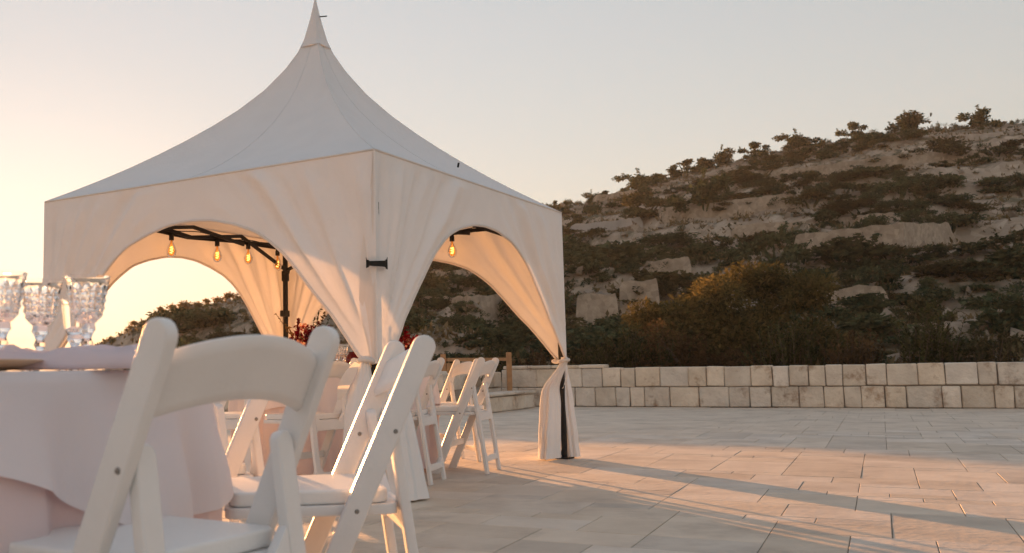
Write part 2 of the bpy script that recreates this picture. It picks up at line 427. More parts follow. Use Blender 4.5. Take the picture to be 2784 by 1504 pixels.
def stony_risers(m):
    t = m.node_tree; N, L = t.nodes, t.links; b = N['Principled BSDF']; src = b.inputs['Base Color'].links[0].from_socket
    geo = N.new('ShaderNodeNewGeometry'); sp = N.new('ShaderNodeSeparateXYZ'); L.new(geo.outputs['True Normal'], sp.inputs[0])
    nz = N.new('ShaderNodeTexNoise'); nz.inputs['Scale'].default_value = 1.1; nz.inputs['Detail'].default_value = 5; L.new(geo.outputs['Position'], nz.inputs['Vector'])
    ad = N.new('ShaderNodeMath'); ad.operation = 'MULTIPLY_ADD'; ad.inputs[1].default_value = .5; L.new(nz.outputs['Fac'], ad.inputs[0]); L.new(sp.outputs[2], ad.inputs[2])
    mr = N.new('ShaderNodeMapRange'); mr.inputs[1].default_value = 1.08; mr.inputs[2].default_value = .92; L.new(ad.outputs[0], mr.inputs[0])
    vo = N.new('ShaderNodeTexVoronoi'); vo.inputs['Scale'].default_value = 2.6; L.new(geo.outputs['Position'], vo.inputs['Vector'])
    rp = N.new('ShaderNodeValToRGB'); rp.color_ramp.elements[0].color = (.25, .195, .145, 1); rp.color_ramp.elements[1].color = (.46, .375, .29, 1); L.new(vo.outputs['Color'], rp.inputs[0])
    mx = N.new('ShaderNodeMix'); mx.data_type = 'RGBA'; L.new(mr.outputs[0], mx.inputs[0]); L.new(src, mx.inputs[6]); L.new(rp.outputs[0], mx.inputs[7]); L.new(mx.outputs[2], b.inputs['Base Color'])
stony_risers(M['earth'])
A0, A1, NA, NR = -.62, .86, 320, 230
V = []
for i in range(NR+1):
    q = i/NR
    for j in range(NA+1):
        a = A0+(A1-A0)*j/NA; r0 = r_base(a); rr = interp(a, RRT)
        r = (r0-.3)+(rr-r0)*1.0*(q/.85) if q < .85 else rr+(q-.85)/.15*60
        V.append((r*sin(a), r*cos(a), hill_z(a, r)))
hill = tag(obj('hillside', mesh_from('hillside', V, grid_faces(NA, NR), True), M['earth']), 'dry terraced hillside rising behind the terrace to the right', kind='structure')
bm = bmesh.new(); bmesh.ops.create_circle(bm, cap_ends=True, radius=1200, segments=96)
tag(obj('ground', bm_mesh('ground', bm), M['sea'], None, (0, 0, -9)), 'low land stretching to the horizon', kind='structure')
HT = [[V[i*(NA+1)+j][2] for i in range(NR+1)] for j in range(NA+1)]; HR0 = [r_base(A0+(A1-A0)*j/NA) for j in range(NA+1)]; HRR = [interp(A0+(A1-A0)*j/NA, RRT) for j in range(NA+1)]
def hfast(a, r):
    f = (a-A0)/(A1-A0)*NA; j = max(0, min(NA-1, int(f))); f -= j; out = 0
    for jj, w_ in ((j, 1-f), (j+1, f)):
        q = (r-HR0[jj]+.3)/(HRR[jj]-HR0[jj])*.85*NR; i = max(0, min(NR-1, int(q))); t = min(1, max(0, q-i)); out += w_*lerp(HT[jj][i], HT[jj][i+1], t)
    return out
def hit(px, py):
    d = ray(px, py); hl = sqrt(d.x*d.x+d.y*d.y); a = atan2(d.x, d.y); tz = d.z/hl; r = r_base(a)+.3
    while r < 95:
        if CAM_H+r*tz < hfast(a, r): break
        r += .15
    return Vector((r*sin(a), r*cos(a), hfast(a, r))), a, r

def coursed(m):
    t = m.node_tree; N, L = t.nodes, t.links; b = N['Principled BSDF']; src = b.inputs['Base Color'].links[0].from_socket
    geo = N.new('ShaderNodeNewGeometry'); sp = N.new('ShaderNodeSeparateXYZ'); L.new(geo.outputs['Position'], sp.inputs[0]); cb = N.new('ShaderNodeCombineXYZ'); L.new(sp.outputs[0], cb.inputs[0]); L.new(sp.outputs[2], cb.inputs[1])
    vo = N.new('ShaderNodeTexVoronoi'); vo.inputs['Scale'].default_value = 6.5; L.new(geo.outputs['Position'], vo.inputs['Vector'])
    br = N.new('ShaderNodeValToRGB'); br.color_ramp.elements[0].color = (.75, .74, .73, 1); br.color_ramp.elements[1].color = (1.2, 1.18, 1.15, 1); L.new(vo.outputs['Color'], br.inputs[0])
    mx = N.new('ShaderNodeMix'); mx.data_type = 'RGBA'; mx.blend_type = 'MULTIPLY'; mx.inputs[0].default_value = 1; L.new(src, mx.inputs[6]); L.new(br.outputs['Color'], mx.inputs[7]); L.new(mx.outputs[2], b.inputs['Base Color'])
coursed(M['rwall'])
# terrace retaining walls up the slope
def rwall(pts, h, th, mat, label, up=0.0):
    P = [hit(x, y)[0] for x, y in pts]; V, F = [], []; Q = []
    for a, b in zip(P, P[1:]):
        n = 16
        for i in range(n): Q.append(a.lerp(b, i/n))
    Q.append(P[-1])
    rk = [sqrt(q.x**2+q.y**2) for q in Q]
    for i, q in enumerate(Q):
        d = Vector((q.x, q.y, 0)).normalized(); j = fbm(q.x*1.7, q.y*1.7, 5)*.09-h*.8*(1-sstep(0, .05, min(i, len(Q)-1-i)/(len(Q)-1)))
        top = q.z+h+up+j; bot = q.z-.8
        V += [(q.x-d.x*th*.5, q.y-d.y*th*.5, bot), (q.x-d.x*th*.38, q.y-d.y*th*.38, top), (q.x+d.x*th*.62, q.y+d.y*th*.62, top+.02), (q.x+d.x*th*.62, q.y+d.y*th*.62, bot)]
    for i in range(len(Q)-1):
        for k in range(4): F.append((i*4+k, i*4+(k+1) % 4, i*4+4+(k+1) % 4, i*4+4+k))
    F += [(0, 1, 2, 3), tuple(len(V)-4+k for k in (3, 2, 1, 0))]
    bm = bmesh.new(); me = mesh_from('retaining_wall', V, F); bm.from_mesh(me); bpy.data.meshes.remove(me)
    return tag(obj('retaining_wall', bm_mesh('retaining_wall', bm), mat), label, 'wall')
rwall([(1545, 632), (1620, 625), (1690, 618), (1748, 612)], .42, .5, M['pale'], 'pale whitish wall strip high on the slope, nearest the tent roof')
rwall([(1705, 604), (1800, 598), (1880, 590), (1960, 582), (2060, 572), (2180, 560)], .55, .5, M['rwall'], 'long tan retaining wall running right below the lone round tree')
rwall([(1566, 878), (1625, 872), (1683, 868)], .85, .6, M['rwall'], 'lower left tan masonry wall of the stepped pair on the lower slope')
rwall([(1684, 850), (1735, 846), (1795, 842)], .95, .6, M['rwall'], 'upper right tan masonry wall of the stepped pair, beside the golden bush')
rwall([(1765, 752), (1830, 742), (1880, 738)], .5, .5, M['rwall'], 'short tan wall above the golden bush')
rwall([(1610, 552), (1700, 540), (1800, 527)], .5, .5, M['rwall'], 'tan wall just under the ridge, left of the lone round tree')
rwall([(2150, 700), (2300, 690), (2460, 672), (2600, 664)], .8, .5, M['rwall'], 'tan retaining wall on the far right middle slope')
rwall([(2080, 500), (2250, 480), (2450, 455), (2700, 440)], .6, .5, M['rwall'], 'tan retaining wall on the far right below the ridge')
rwall([(1050, 842), (1150, 832), (1280, 838), (1400, 826)], .3, .4, M['rwall'], 'low drystone wall crossing the slope under the right arch')
rwall([(1560, 735), (1640, 722), (1740, 708)], .3, .4, M['rwall'], 'low drystone wall on the middle slope right of the tent')
rwall([(1990, 640), (2120, 628), (2300, 612), (2480, 600)], .35, .4, M['rwall'], 'thin drystone wall on the upper slope at far right')
rwall([(2100, 850), (2260, 838), (2420, 832)], .5, .4, M['rwall'], 'low drystone wall on the lower slope at far right')
rwall([(1160, 775), (1240, 768), (1300, 775)], .5, .5, M['rwall'], 'tan wall on the slope seen through the right arch of the tent')

# --- shrubs
def leaf_cloud(rnd, blobs, n, size, flat=.5, up=0.0):
    """n leaf triangles/quads in ellipsoid blobs [(c, (rx,ry,rz))], mostly near their surface"""
    V, F = [], []; wts = [b[1][0]*b[1][1]*b[1][2]**.5 for b in blobs]
    for i in range(n):
        c, r = rnd.choices(blobs, wts)[0]
        d = Vector((rnd.gauss(0, 1), rnd.gauss(0, 1), rnd.gauss(0, 1))).normalized()
        k = rnd.random()**.45*rnd.uniform(.86, 1.14)
        p = Vector(c)+Vector((d.x*r[0], d.y*r[1], d.z*r[2]))*k
        if p.z < .02: p.z = rnd.uniform(.02, .2)
        s = size*rnd.uniform(.6, 1.5)
        a = (d+Vector((rnd.gauss(0, .6), rnd.gauss(0, .6), rnd.gauss(up, .6)))).normalized()
        b = a.cross(Vector((rnd.gauss(0, 1), rnd.gauss(0, 1), rnd.gauss(0, 1)))).normalized()
        k0 = len(V); V += [p-a*s*.5, p+b*s*flat*.5, p+a*s*.6, p-b*s*flat*.5]; F.append((k0, k0+1, k0+2, k0+3))
    return V, F
def shrub_proto(sd, mat, tall=.8, n=1500):
    rnd = random.Random(sd); bl = []
    for i in range(rnd.randint(9, 15)):
        a = rnd.uniform(0, 2*pi); q = rnd.uniform(0, .85)
        s = rnd.uniform(.13, .42)*(1.1-.45*q)
        bl.append(((cos(a)*q, sin(a)*q, rnd.uniform(.1, 1.1)*tall*(1.05-.6*q)), (s*rnd.uniform(.8, 1.5), s, s*rnd.uniform(.45, .9))))
    V, F = leaf_cloud(rnd, bl, n, .115, .6)
    for i in range(10):                                           # twigs that stick out of the crown
        c = rnd.choice(bl)[0]; k0 = len(V); e = Vector((c[0]*1.2+rnd.gauss(0, .12), c[1]*1.2+rnd.gauss(0, .12), c[2]+rnd.uniform(.15, .42))); v, f = leaf_cloud(rnd, [(Vector(c).lerp(e, t), (.05, .05, .07)) for t in (.4, .6, .8, 1)], 34, .075, .5)
        V += v; F += [tuple(j+k0 for j in t) for t in f]
    for i in range(5):
        a = rnd.uniform(0, 2*pi); q = rnd.uniform(.2, .5); v, f = tube([(0, 0, -.3), (cos(a)*q*.5, sin(a)*q*.5, .35*tall), (cos(a)*q, sin(a)*q, .8*tall)], lambda t: .05*(1-.7*t), 5)
        k = len(V); V += v; F += [tuple(j+k for j in t) for t in f]
    me = mesh_from('shrub', V, F); me.materials.append(mat); return me
SH = [shrub_proto(i, M['leaf'], .75+.12*(i % 3)) for i in range(6)]+[shrub_proto(20+i, M['leaf2'], .7+.15*i) for i in range(3)]
RG = [shrub_proto(80+i, M['ridge_glow'], .8+.2*i, 1200) for i in range(3)]
LOW = [shrub_proto(60+i, M['leaf'], .7, 330) for i in range(3)]
TREE = [shrub_proto(40+i, M['leaf'], 1.0+.15*i, 1700) for i in range(3)]
def shrub(px, py, s, label, group=None, sq=None, pool=SH, name='shrub', cat='shrub', sink=.12):
    P, a, r = hit(px, py); o = obj(name, random.choice(pool), None, None, (P.x, P.y, P.z-sink*s), (0, 0, random.uniform(0, 6.28)))
    q = sq or random.uniform(.65, .95); o.scale = (s*random.uniform(.9, 1.25), s*random.uniform(.9, 1.25), s*q)
    tag(o, label, cat, group); return o
# ridge-line bushes and small trees, one by one
def ridge_px(px): return interp(px, RIDGE)
for px, s, sq, lab in [
  (1506, .55, .9, 'small lone bush on the ridge just right of the tent roof edge'), (1536, .5, 1.1, 'tiny dark bush on the ridge, second from the tent roof'),
  (1606, .75, 1.1, 'upright dark bush standing on the ridge line left of the rounded one'), (1640, .9, .6, 'low rounded bush on the ridge line'),
  (1690, .7, .6, 'small low bush on the ridge line left of the big spreading one'), (1742, 1.7, .75, 'big spreading dark bush on the ridge line'),
  (1785, .9, .8, 'ragged bush at the right shoulder of the big ridge bush'), (1828, 1.0, .6, 'low dark bush on the ridge right of the big one'),
  (1865, 1.25, .75, 'dense dark bush on the upper ridge'), (1916, 1.1, .9, 'upright bush on the ridge near the golden bush side'), (1962, 1.2, 1.1, 'dark bush topping the ridge above the lone round tree'),
  (2060, 1.2, .8, 'dark ridge bush, first beyond the lone round tree'), (2170, 1.5, .8, 'broad dark ridge bush on the far right'), (2330, 1.2, .9, 'dark ridge bush towards the right edge'), (2480, 1.6, .8, 'wide ridge bush near the right edge'), (2660, 1.3, .9, 'last dark ridge bush at the right edge')]:
    y = ridge_px(px); d = ray(px, y); a = atan2(d.x, d.y); r = interp(a, RRT)-.5
    o = obj('ridge_shrub', random.choice(TREE), None, None, (r*sin(a), r*cos(a), hill_z(a, r)-.15), (0, 0, random.uniform(0, 6))); o.scale = (s*1.15, s*1.1, s*sq); tag(o, lab, 'shrub', 'bushes along the ridge')
for px, s, sq in [(300, .4, .8), (365, .6, .9), (400, .45, .6), (436, .55, 1.1), (470, .7, .8), (500, .75, .85), (535, .65, .7), (560, .6, .9), (598, .75, .8), (628, .75, .9), (665, .65, .7)]:
    y = ridge_px(px); d = ray(px, y); a = atan2(d.x, d.y); r = interp(a, RRT)-.5
    o = obj('ridge_shrub', random.choice(RG), None, None, (r*sin(a), r*cos(a), hill_z(a, r)-.15), (0, 0, random.uniform(0, 6))); o.scale = (s*1.1, s*1.1, s*sq)
    tag(o, 'sunlit bush on the low ridge seen through the left arch of the tent', 'shrub', 'ridge bushes behind the left arch')
lt = obj('round_tree', TREE[1], None, None, hit(1918, 588)[0], (0, 0, 1)); lt.scale = (1.75, 1.75, 1.75); lt.location.z += .3
tag(lt, 'lone round dark tree high on the slope above the long tan wall', 'tree')
# belts of maquis on the slope
random.seed(21); cnt = 0; placed = []
TRI = []; tries = 0
while cnt < 720 and tries < 5000:
    tries += 1
    if random.random() < (.70 if cnt < 300 else .45): px = random.uniform(1000, 2020)
    else: px = random.choice([random.uniform(480, 740), random.uniform(2000, 2830), random.uniform(2000, 2830), random.uniform(2000, 2830)])
    top = ridge_px(px)+22
    py = random.uniform(top, 1000)
    if 1550 < px < 1800 and 835 < py < 905: continue
    if 1540 < px < 2180 and abs(py-(640-.10*(px-1540))) < 20: continue
    P, a, r = hit(px, py)
    if px < 800 and random.random() > .3: continue
    if fbm(P.x*.09, P.y*.16, 40, 3) < (-.06 if cnt < 300 else -.25): continue
    s = random.uniform(.55, 1.6)*(.7 if r < 32 else 1) if cnt < 300 else random.uniform(.2, .6)
    if any((P-q).length < .55*(s+t) for q, t in placed): continue
    placed.append((P, s)); cnt += 1
    if cnt > 300:
        me = random.choice(LOW); q = (s*random.uniform(.9, 1.5), s*random.uniform(.9, 1.5), s*random.uniform(.5, .9)); al = random.uniform(0, 6.28); k0 = len(TRI)
        TRI.append(([Vector((P.x+(v.co.x*cos(al)-v.co.y*sin(al))*q[0], P.y+(v.co.x*sin(al)+v.co.y*cos(al))*q[1], P.z-.1*s+v.co.z*q[2])) for v in me.vertices], [tuple(f.vertices) for f in me.polygons])); continue
    o = obj('hill_shrub', random.choice(SH if random.random() < .75 else SH[:6]), None, None, (P.x, P.y, P.z-.12*s), (0, 0, random.uniform(0, 6.28)))
    o.scale = (s*random.uniform(.9, 1.7), s*random.uniform(.9, 1.3), s*random.uniform(.5, .95)); o.rotation_euler.z = random.uniform(-.5, .5)+random.choice((0, pi))
    hgt = (1000-py)/(1000-top); band = 'lower' if hgt < .36 else 'middle' if hgt < .68 else 'upper'
    if px < 800: where = 'behind the left arch of the tent'
    elif px < 1480: where = 'seen under the right arch of the tent' if py > 700 else 'hidden behind the tent roof'
    elif px < 1620: where = 'beside the right leg of the tent'
    elif px < 1760: where = 'between the tent and the golden bush'
    elif px < 2000: where = 'above the golden bush' if py < 760 else 'behind the golden bush'
    elif px < 2260: where = 'right of the golden bush'
    elif px < 2520: where = 'towards the right of the picture'
    else: where = 'at the right edge of the picture'
    size = 'small' if s < .95 else 'large' if s > 1.35 else 'middling'
    tag(o, f'{size} dark shrub on the {band} slope {where}', 'shrub', f'{size} shrubs on the {band} slope {where}')
for i in range(230):
    px = random.uniform(1480, 2830) if i > 40 else random.uniform(270, 740); y = ridge_px(px); d = ray(px, y); a = atan2(d.x, d.y); r = interp(a, RRT)-random.uniform(-.6, 2.2); s = random.uniform(.16, .5)
    me = random.choice(LOW); al = random.uniform(0, 6.28); q = (s*1.3, s*1.2, s*random.uniform(.5, 1.1)); z0 = hill_z(a, r)-.05
    TRI.append(([Vector((r*sin(a)+(v.co.x*cos(al)-v.co.y*sin(al))*q[0], r*cos(a)+(v.co.x*sin(al)+v.co.y*cos(al))*q[1], z0+v.co.z*q[2])) for v in me.vertices], [tuple(f.vertices) for f in me.polygons]))
tag(obj('scrub', mesh_from('scrub', *join(TRI)), M['leaf']), 'low dark scrub filling in between the shrubs on the hillside', 'scrub', kind='stuff')
# dry tufts and stones: nobody could count them
random.seed(5); V, F = [], []; V2, F2 = [], []
for i in range(9000):
    a = random.uniform(-.3, .68); r0, rr = r_base(a)+.4, interp(a, RRT); r = lerp(r0, rr, random.random()**.8)
    x, y, z = r*sin(a), r*cos(a), hfast(a, r)
    for k in range(3):
        t = random.uniform(0, 6.28); h = random.uniform(.06, .22); wd = random.uniform(.03, .09); ln = random.uniform(-.2, .2); k0 = len(V)
        V += [(x-cos(t)*wd, y-sin(t)*wd, z-.05), (x+cos(t)*wd, y+sin(t)*wd, z-.05), (x+ln+cos(t)*wd*.3, y+ln*sin(t), z+h)]; F.append((k0, k0+1, k0+2))
    if i % 4 == 0:
        s = random.uniform(.06, .34)*random.random()**.4; bmx = [Vector((random.gauss(0, 1), random.gauss(0, 1), random.gauss(0, .7))).normalized() for _ in range(9)]
        bm = bmesh.new(); [bm.verts.new(q*s*random.uniform(.7, 1.1)+Vector((x, y, z+.05))) for q in bmx]
        rs = bmesh.ops.convex_hull(bm, input=bm.verts); bm.verts.index_update(); k0 = len(V2)
        V2 += [v.co.copy() for v in bm.verts]; F2 += [tuple(k0+v.index for v in f.verts) for f in bm.faces]; bm.free()
rq = random.Random(77); V3, F3 = [], []
for i in range(4200):
    a = rq.uniform(-.3, .68); r0, rr = r_base(a)+.4, interp(a, RRT); r = lerp(r0, rr, rq.random()**.8); x, y = r*sin(a), r*cos(a)
    if fbm(x*.25, y*.25, 12, 3) < -.15: continue
    z = hfast(a, r); h = rq.uniform(.10, .38); v, f = leaf_cloud(rq, [((0, 0, h*.4), (h*rq.uniform(.9, 1.8), h, h*.6))], 12, h*.55, .5, .5); k0 = len(V3)
    V3 += [q+Vector((x, y, z-.04)) for q in v]; F3 += [tuple(j+k0 for j in t) for t in f]
tag(obj('thorn_scrub', mesh_from('thorn_scrub', V3, F3), M['thorn']), 'low brown thorny ground cover over the hillside', 'ground cover', kind='stuff')
tag(obj('dry_grass', mesh_from('dry_grass', V, F), M['dry']), 'tufts of dry grass over the hillside', 'grass', kind='stuff')
tag(obj('loose_rocks', mesh_from('loose_rocks', V2, F2), M['rock']), 'loose limestone rubble on the hillside', 'rocks', kind='stuff')

# --- planting right behind the wall
def bush(name, base, blobs, n, size, mat, label, cat='bush', stems=9, sd=1, up=0., flat=.5):
    rnd = random.Random(sd); root = empty(name, base); tag(root, label, cat)
    obj('crown', mesh_from('crown', *leaf_cloud(rnd, blobs, n, size, flat, up)), mat, root)
    ps = []
    for i in range(stems):
        c, r = rnd.choice(blobs); ps.append(tube([(rnd.uniform(-.15, .15), rnd.uniform(-.15, .15), -.3), (c[0]*.5+rnd.uniform(-.1, .1), c[1]*.5, c[2]*.5), c, (c[0]+rnd.uniform(-.3, .3)*r[0], c[1], c[2]+r[2]*.7)], lambda t: .018*(1-.8*t)+.003, 5))
    obj('stems', mesh_from('stems', *join(ps)), M['bark'], root); return root
def pbase(px, Y, z=.3):
    d = ray(px, 1000)
    if Y > 14:
        a = atan2(d.x, d.y); Y = max(Y, (r_base(a)+.55)*cos(a))
    return Vector((d.x/d.y*Y, Y, z))
rnd = random.Random(3); bl = []
for i in range(46):
    a = rnd.uniform(-1.75, 1.75); h = rnd.uniform(.2, 2.5)*(1-.13*abs(a)**2); s = rnd.uniform(.26, .62); bl.append(((a, rnd.uniform(-.6, .7), h), (s, s, s*.75)))
for i in range(14):
    s = rnd.uniform(.3, .5); bl.append(((rnd.uniform(-1.95, -.7), rnd.uniform(-.5, .5), rnd.uniform(.2, 1.7)), (s, s, s*.8)))
bush('golden_bush', pbase(2030, 19.6, .25), bl, 52000, .078, M['gold'], 'large golden sunlit bush rising behind the stone wall at right', sd=4, stems=7)
bl = [((rnd.uniform(-1.1, 1.1), rnd.uniform(-.5, .5), rnd.uniform(.2, 1.2)), (.4, .4, .32)) for i in range(12)]
bush('russet_bush', pbase(1895, 18.6, .1), bl, 5000, .07, M['rust'], 'dark russet bush directly below the golden bush, behind the wall', sd=6)
def spiky(px, Y, wd, h, n, mat, label, sd, group=None):
    rnd = random.Random(sd); b = pbase(px, Y, .25); root = empty('upright_shrub', b); tag(root, label, 'shrub', group); V, F = [], []; st = []
    for i in range(n):
        x, y = rnd.gauss(0, wd*.36), rnd.gauss(0, wd*.25); hh = 1.75*h*rnd.uniform(.5, 1.08)*(1-.35*min(1, abs(x)/wd)); ln = rnd.uniform(-.15, .15)
        st.append(tube([(x*.6, y*.6, -.2), (x*.8, y*.8, hh*.5), (x+ln, y, hh)], lambda t: .010*(1-.7*t), 4))
        for k in range(64):
            t = rnd.uniform(.12, 1.02); p = Vector((lerp(x*.6, x+ln, t), lerp(y*.6, y, t), hh*t)); a = rnd.uniform(0, 6.28); s = rnd.uniform(.04, .10)
            d = Vector((cos(a), sin(a), rnd.uniform(.3, 1.3))).normalized(); q = d.cross(Vector((0, 0, 1))).normalized()*s*.22; k0 = len(V)
            V += [p, p+d*s*.5+q, p+d*s*1.2, p+d*s*.5-q]; F.append((k0, k0+1, k0+2, k0+3))
    obj('foliage', mesh_from('foliage', V, F), mat, root); obj('stems', mesh_from('stems', *join(st)), M['bark'], root)
for i, (px, Y, wd, h, n, mt, lab) in enumerate([
  (1640, 18.9, .75, .55, 70, 'spike', 'dense dark upright shrub just behind the wall, right of the tent leg'),
  (1730, 18.6, .8, .70, 80, 'spike', 'dark upright shrub behind the wall between the tent leg and the golden bush'),
  (1800, 18.3, .6, .62, 60, 'spike', 'dark upright shrub touching the left foot of the golden bush'),
  (1585, 19.4, .4, .55, 40, 'leaf2', 'thin olive shrub behind the raised coping of the wall'),
  (1465, 19.6, .5, .5, 40, 'rust', 'russet twiggy plant behind the wall, left of the tent leg'),
  (1330, 20.6, .6, .55, 46, 'spike', 'dark upright shrub behind the wall near the timber rail'),
  (2150, 17.6, .9, .75, 80, 'spike', 'dark upright shrub behind the wall, right of the golden bush'),
  (2330, 16.9, .8, .6, 60, 'rust', 'russet upright shrub behind the wall on the far right'),
  (2520, 16.0, .9, .8, 80, 'spike', 'tall dark upright shrub behind the wall on the far right'),
  (2700, 15.4, .8, .6, 60, 'leaf2', 'olive upright shrub behind the wall at the right edge')]):
    spiky(px, Y, wd, h, n, M[mt], lab, 50+i)

# ================================================================== TENT
SIDE = 2.9; EAVE = 2.02; APEX = 3.70
TN, TR_, TL, TB = Vector((.087, 5.571)), Vector((1.667, 8.003)), Vector((-2.333, 7.143)), Vector((-.754, 9.575))
CORN = [TN, TR_, TB, TL]; TC = (TN+TB)/2
tent = empty('gazebo_tent', (TC.x, TC.y, 0)); tag(tent, 'white pagoda gazebo tent with peaked roof and arched sides tied at the legs', 'tent')
def tl(p2, z): return Vector((p2.x-TC.x, p2.y-TC.y, z))
ZP = [(0, 1.0), (.02, .90), (.045, .80), (.07, .74), (.12, .655), (.2, .55), (.3, .45), (.4, .367), (.5, .293), (.6, .225), (.7, .162), (.8, .104), (.9, .05), (1, 0)]
def zroof(q): return EAVE+(APEX-EAVE)*interp(q, ZP)
random.seed(3)
for si in range(4):
    a, b = CORN[si], CORN[(si+1) % 4]; nu, nv = 36, 60; V = []
    mid = (a+b)/2; nrm = (mid-TC).normalized()
    for i in range(nv+1):
        q = .055+(1-.055)*(i/nv)
        for j in range(nu+1):
            s = j/nu; c = TC+(a.lerp(b, s)-TC)*q*1.004; bow = 4*s*(1-s)
            c = c-nrm*bow*.10*q*(1-q)*1.6
            z = zroof(q)-bow*.07*q*(1-q)*4*.6+.005*fbm(s*7+si*9, q*5, 2)*bow-.012*bow*(q > .999)
            z += .004*sin(s*46+si)*bow*sstep(.55, 1, q)
            V.append(tl(c, z))
    rp_ = obj('roof_panel', mesh_from('roof_panel', V, grid_faces(nu, nv), True), M['roof'], tent)
    for js in (0, 18):
        obj('seam', mesh_from('seam', *tube([V[i*(nu+1)+js]+Vector((0, 0, .001)) for i in range(nv+1)], .0022, 5), True), M['roof'], rp_)
# cap over the peak
V = []; NQ = 16
for i in range(NQ+1):
    q = .060*(i/NQ)**1.2
    for k in range(24):
        f = k/24*4; si = int(f); c = (CORN[si].lerp(CORN[(si+1) % 4], f-si)-TC)*q; c += c.normalized()*.003 if c.length else c
        V.append((c.x, c.y, zroof(q)+.006+.02*(1-i/NQ)**2))
obj('roof_cap', mesh_from('roof_cap', V, grid_faces(24, NQ, True), True), M['roof'], tent)
obj('peak_rod', mesh_from('peak_rod', *tube([(0, 0, 3.3), (0, 0, 3.78)], .008, 8)), M['trim'], tent)
for px, py, Y, wd in [(956, 355, 6.95, .034)]:
    p = at_depth(px, py, Y); obj('tab', bm_mesh('tab', box_bm(-wd/2, wd/2, -.01, .01, -.008, .008)), M['strap'], tent, (p.x-TC.x, p.y-TC.y, p.z), (0.5, -.1, .3))
p = at_depth(879, 45, 7.55); obj('tab', bm_mesh('tab', box_bm(-.03, .03, -.006, .006, -.003, .003)), M['strap'], tent, (p.x-TC.x, p.y-TC.y, p.z), (0, -.15, .2))
p = at_depth(1246, 449, 6.75); obj('tab', bm_mesh('tab', box_bm(-.006, .006, -.006, .006, -.016, .016)), M['strap'], tent, (p.x-TC.x, p.y-TC.y, p.z), (0, .2, .2))

HEM = [(0, .775), (.06, .775), (.10, .80), (.19, .92), (.31, 1.07), (.40, 1.16), (.55, 1.33), (.66, 1.45), (.78, 1.545), (.89, 1.615), (1.06, 1.675), (1.26, 1.722), (1.45, 1.735)]
def hemz(u): return interp(min(u, SIDE-u), HEM)
def hem_s(u): return sum(hemz(min(SIDE, max(0, u+d))) for d in (-.04, -.02, 0, .02, .04))/5
TIEZ = .79
for si in range(4):
    a, b = CORN[si], CORN[(si+1) % 4]; d = (b-a)/SIDE; nrm = Vector((d.y, -d.x))
    if nrm.dot(TC-a) > 0: nrm = -nrm
    nu, nv = 150, 44; V = []; hemline = []
    ph = [random.uniform(0, 6.28) for _ in range(8)]
    for i in range(nv+1):
        v = i/nv
        for j in range(nu+1):
            u = SIDE*j/nu; hz = hem_s(u); z = lerp(EAVE-.002, hz, v); m = min(u, SIDE-u); right = u > SIDE/2
            # folds radiating from the tie points up to the eave
            fi = atan2(z-TIEZ+.05, m+.05); dist = sqrt((z-TIEZ)**2+m*m); env = sstep(0, .22, v)*(1-.75*sstep(.7, 1., v))*sstep(1.45, .75, m)
            k = ph[4 if right else 0:]
            crease = 0
            for f_, am in ((24, 1.0), (37, .6), (15, .6), (58, .5)):
                w_ = sin(f_*fi+k[0]+1.6*fbm(u*.7, z*.9, si+f_*.1)); crease += am*(w_+.35*w_*w_)*(.45+.55*sstep(-.3, .4, fbm(u*.8+f_, z*.5, si+3)))
            off = .0085*crease*env*sstep(.1, .5, dist)*2.6
            off += .020*sin(pi*min(1, m/1.45))*sstep(.15, 1, v)*fbm(u*1.1+si*7, z*1.1, 4)
            off += .03*sstep(.5, 0, m)*sstep(1.5, .9, z)*(m > .02)          # gather bulge near the leg
            off *= sstep(0, .10, m)
            off += .008
            c = a+d*(SIDE/2+(u-SIDE/2)*1.006)+nrm*off; V.append(tl(c, z))
            if i == nv: hemline.append(tl(c, z))
    pan = obj('arched_side', mesh_from('arched_side', V, grid_faces(nu, nv), True), M['tent'], tent)
    obj('hem', mesh_from('hem', *tube(hemline[3:-3], .010, 6), True), M['trim'], pan)
    # eave roll
    obj('eave_edge', mesh_from('eave_edge', *tube([tl(a.lerp(b, t/12)+nrm*.008, EAVE-.004) for t in range(13)], .007, 6), True), M['trim'], tent)
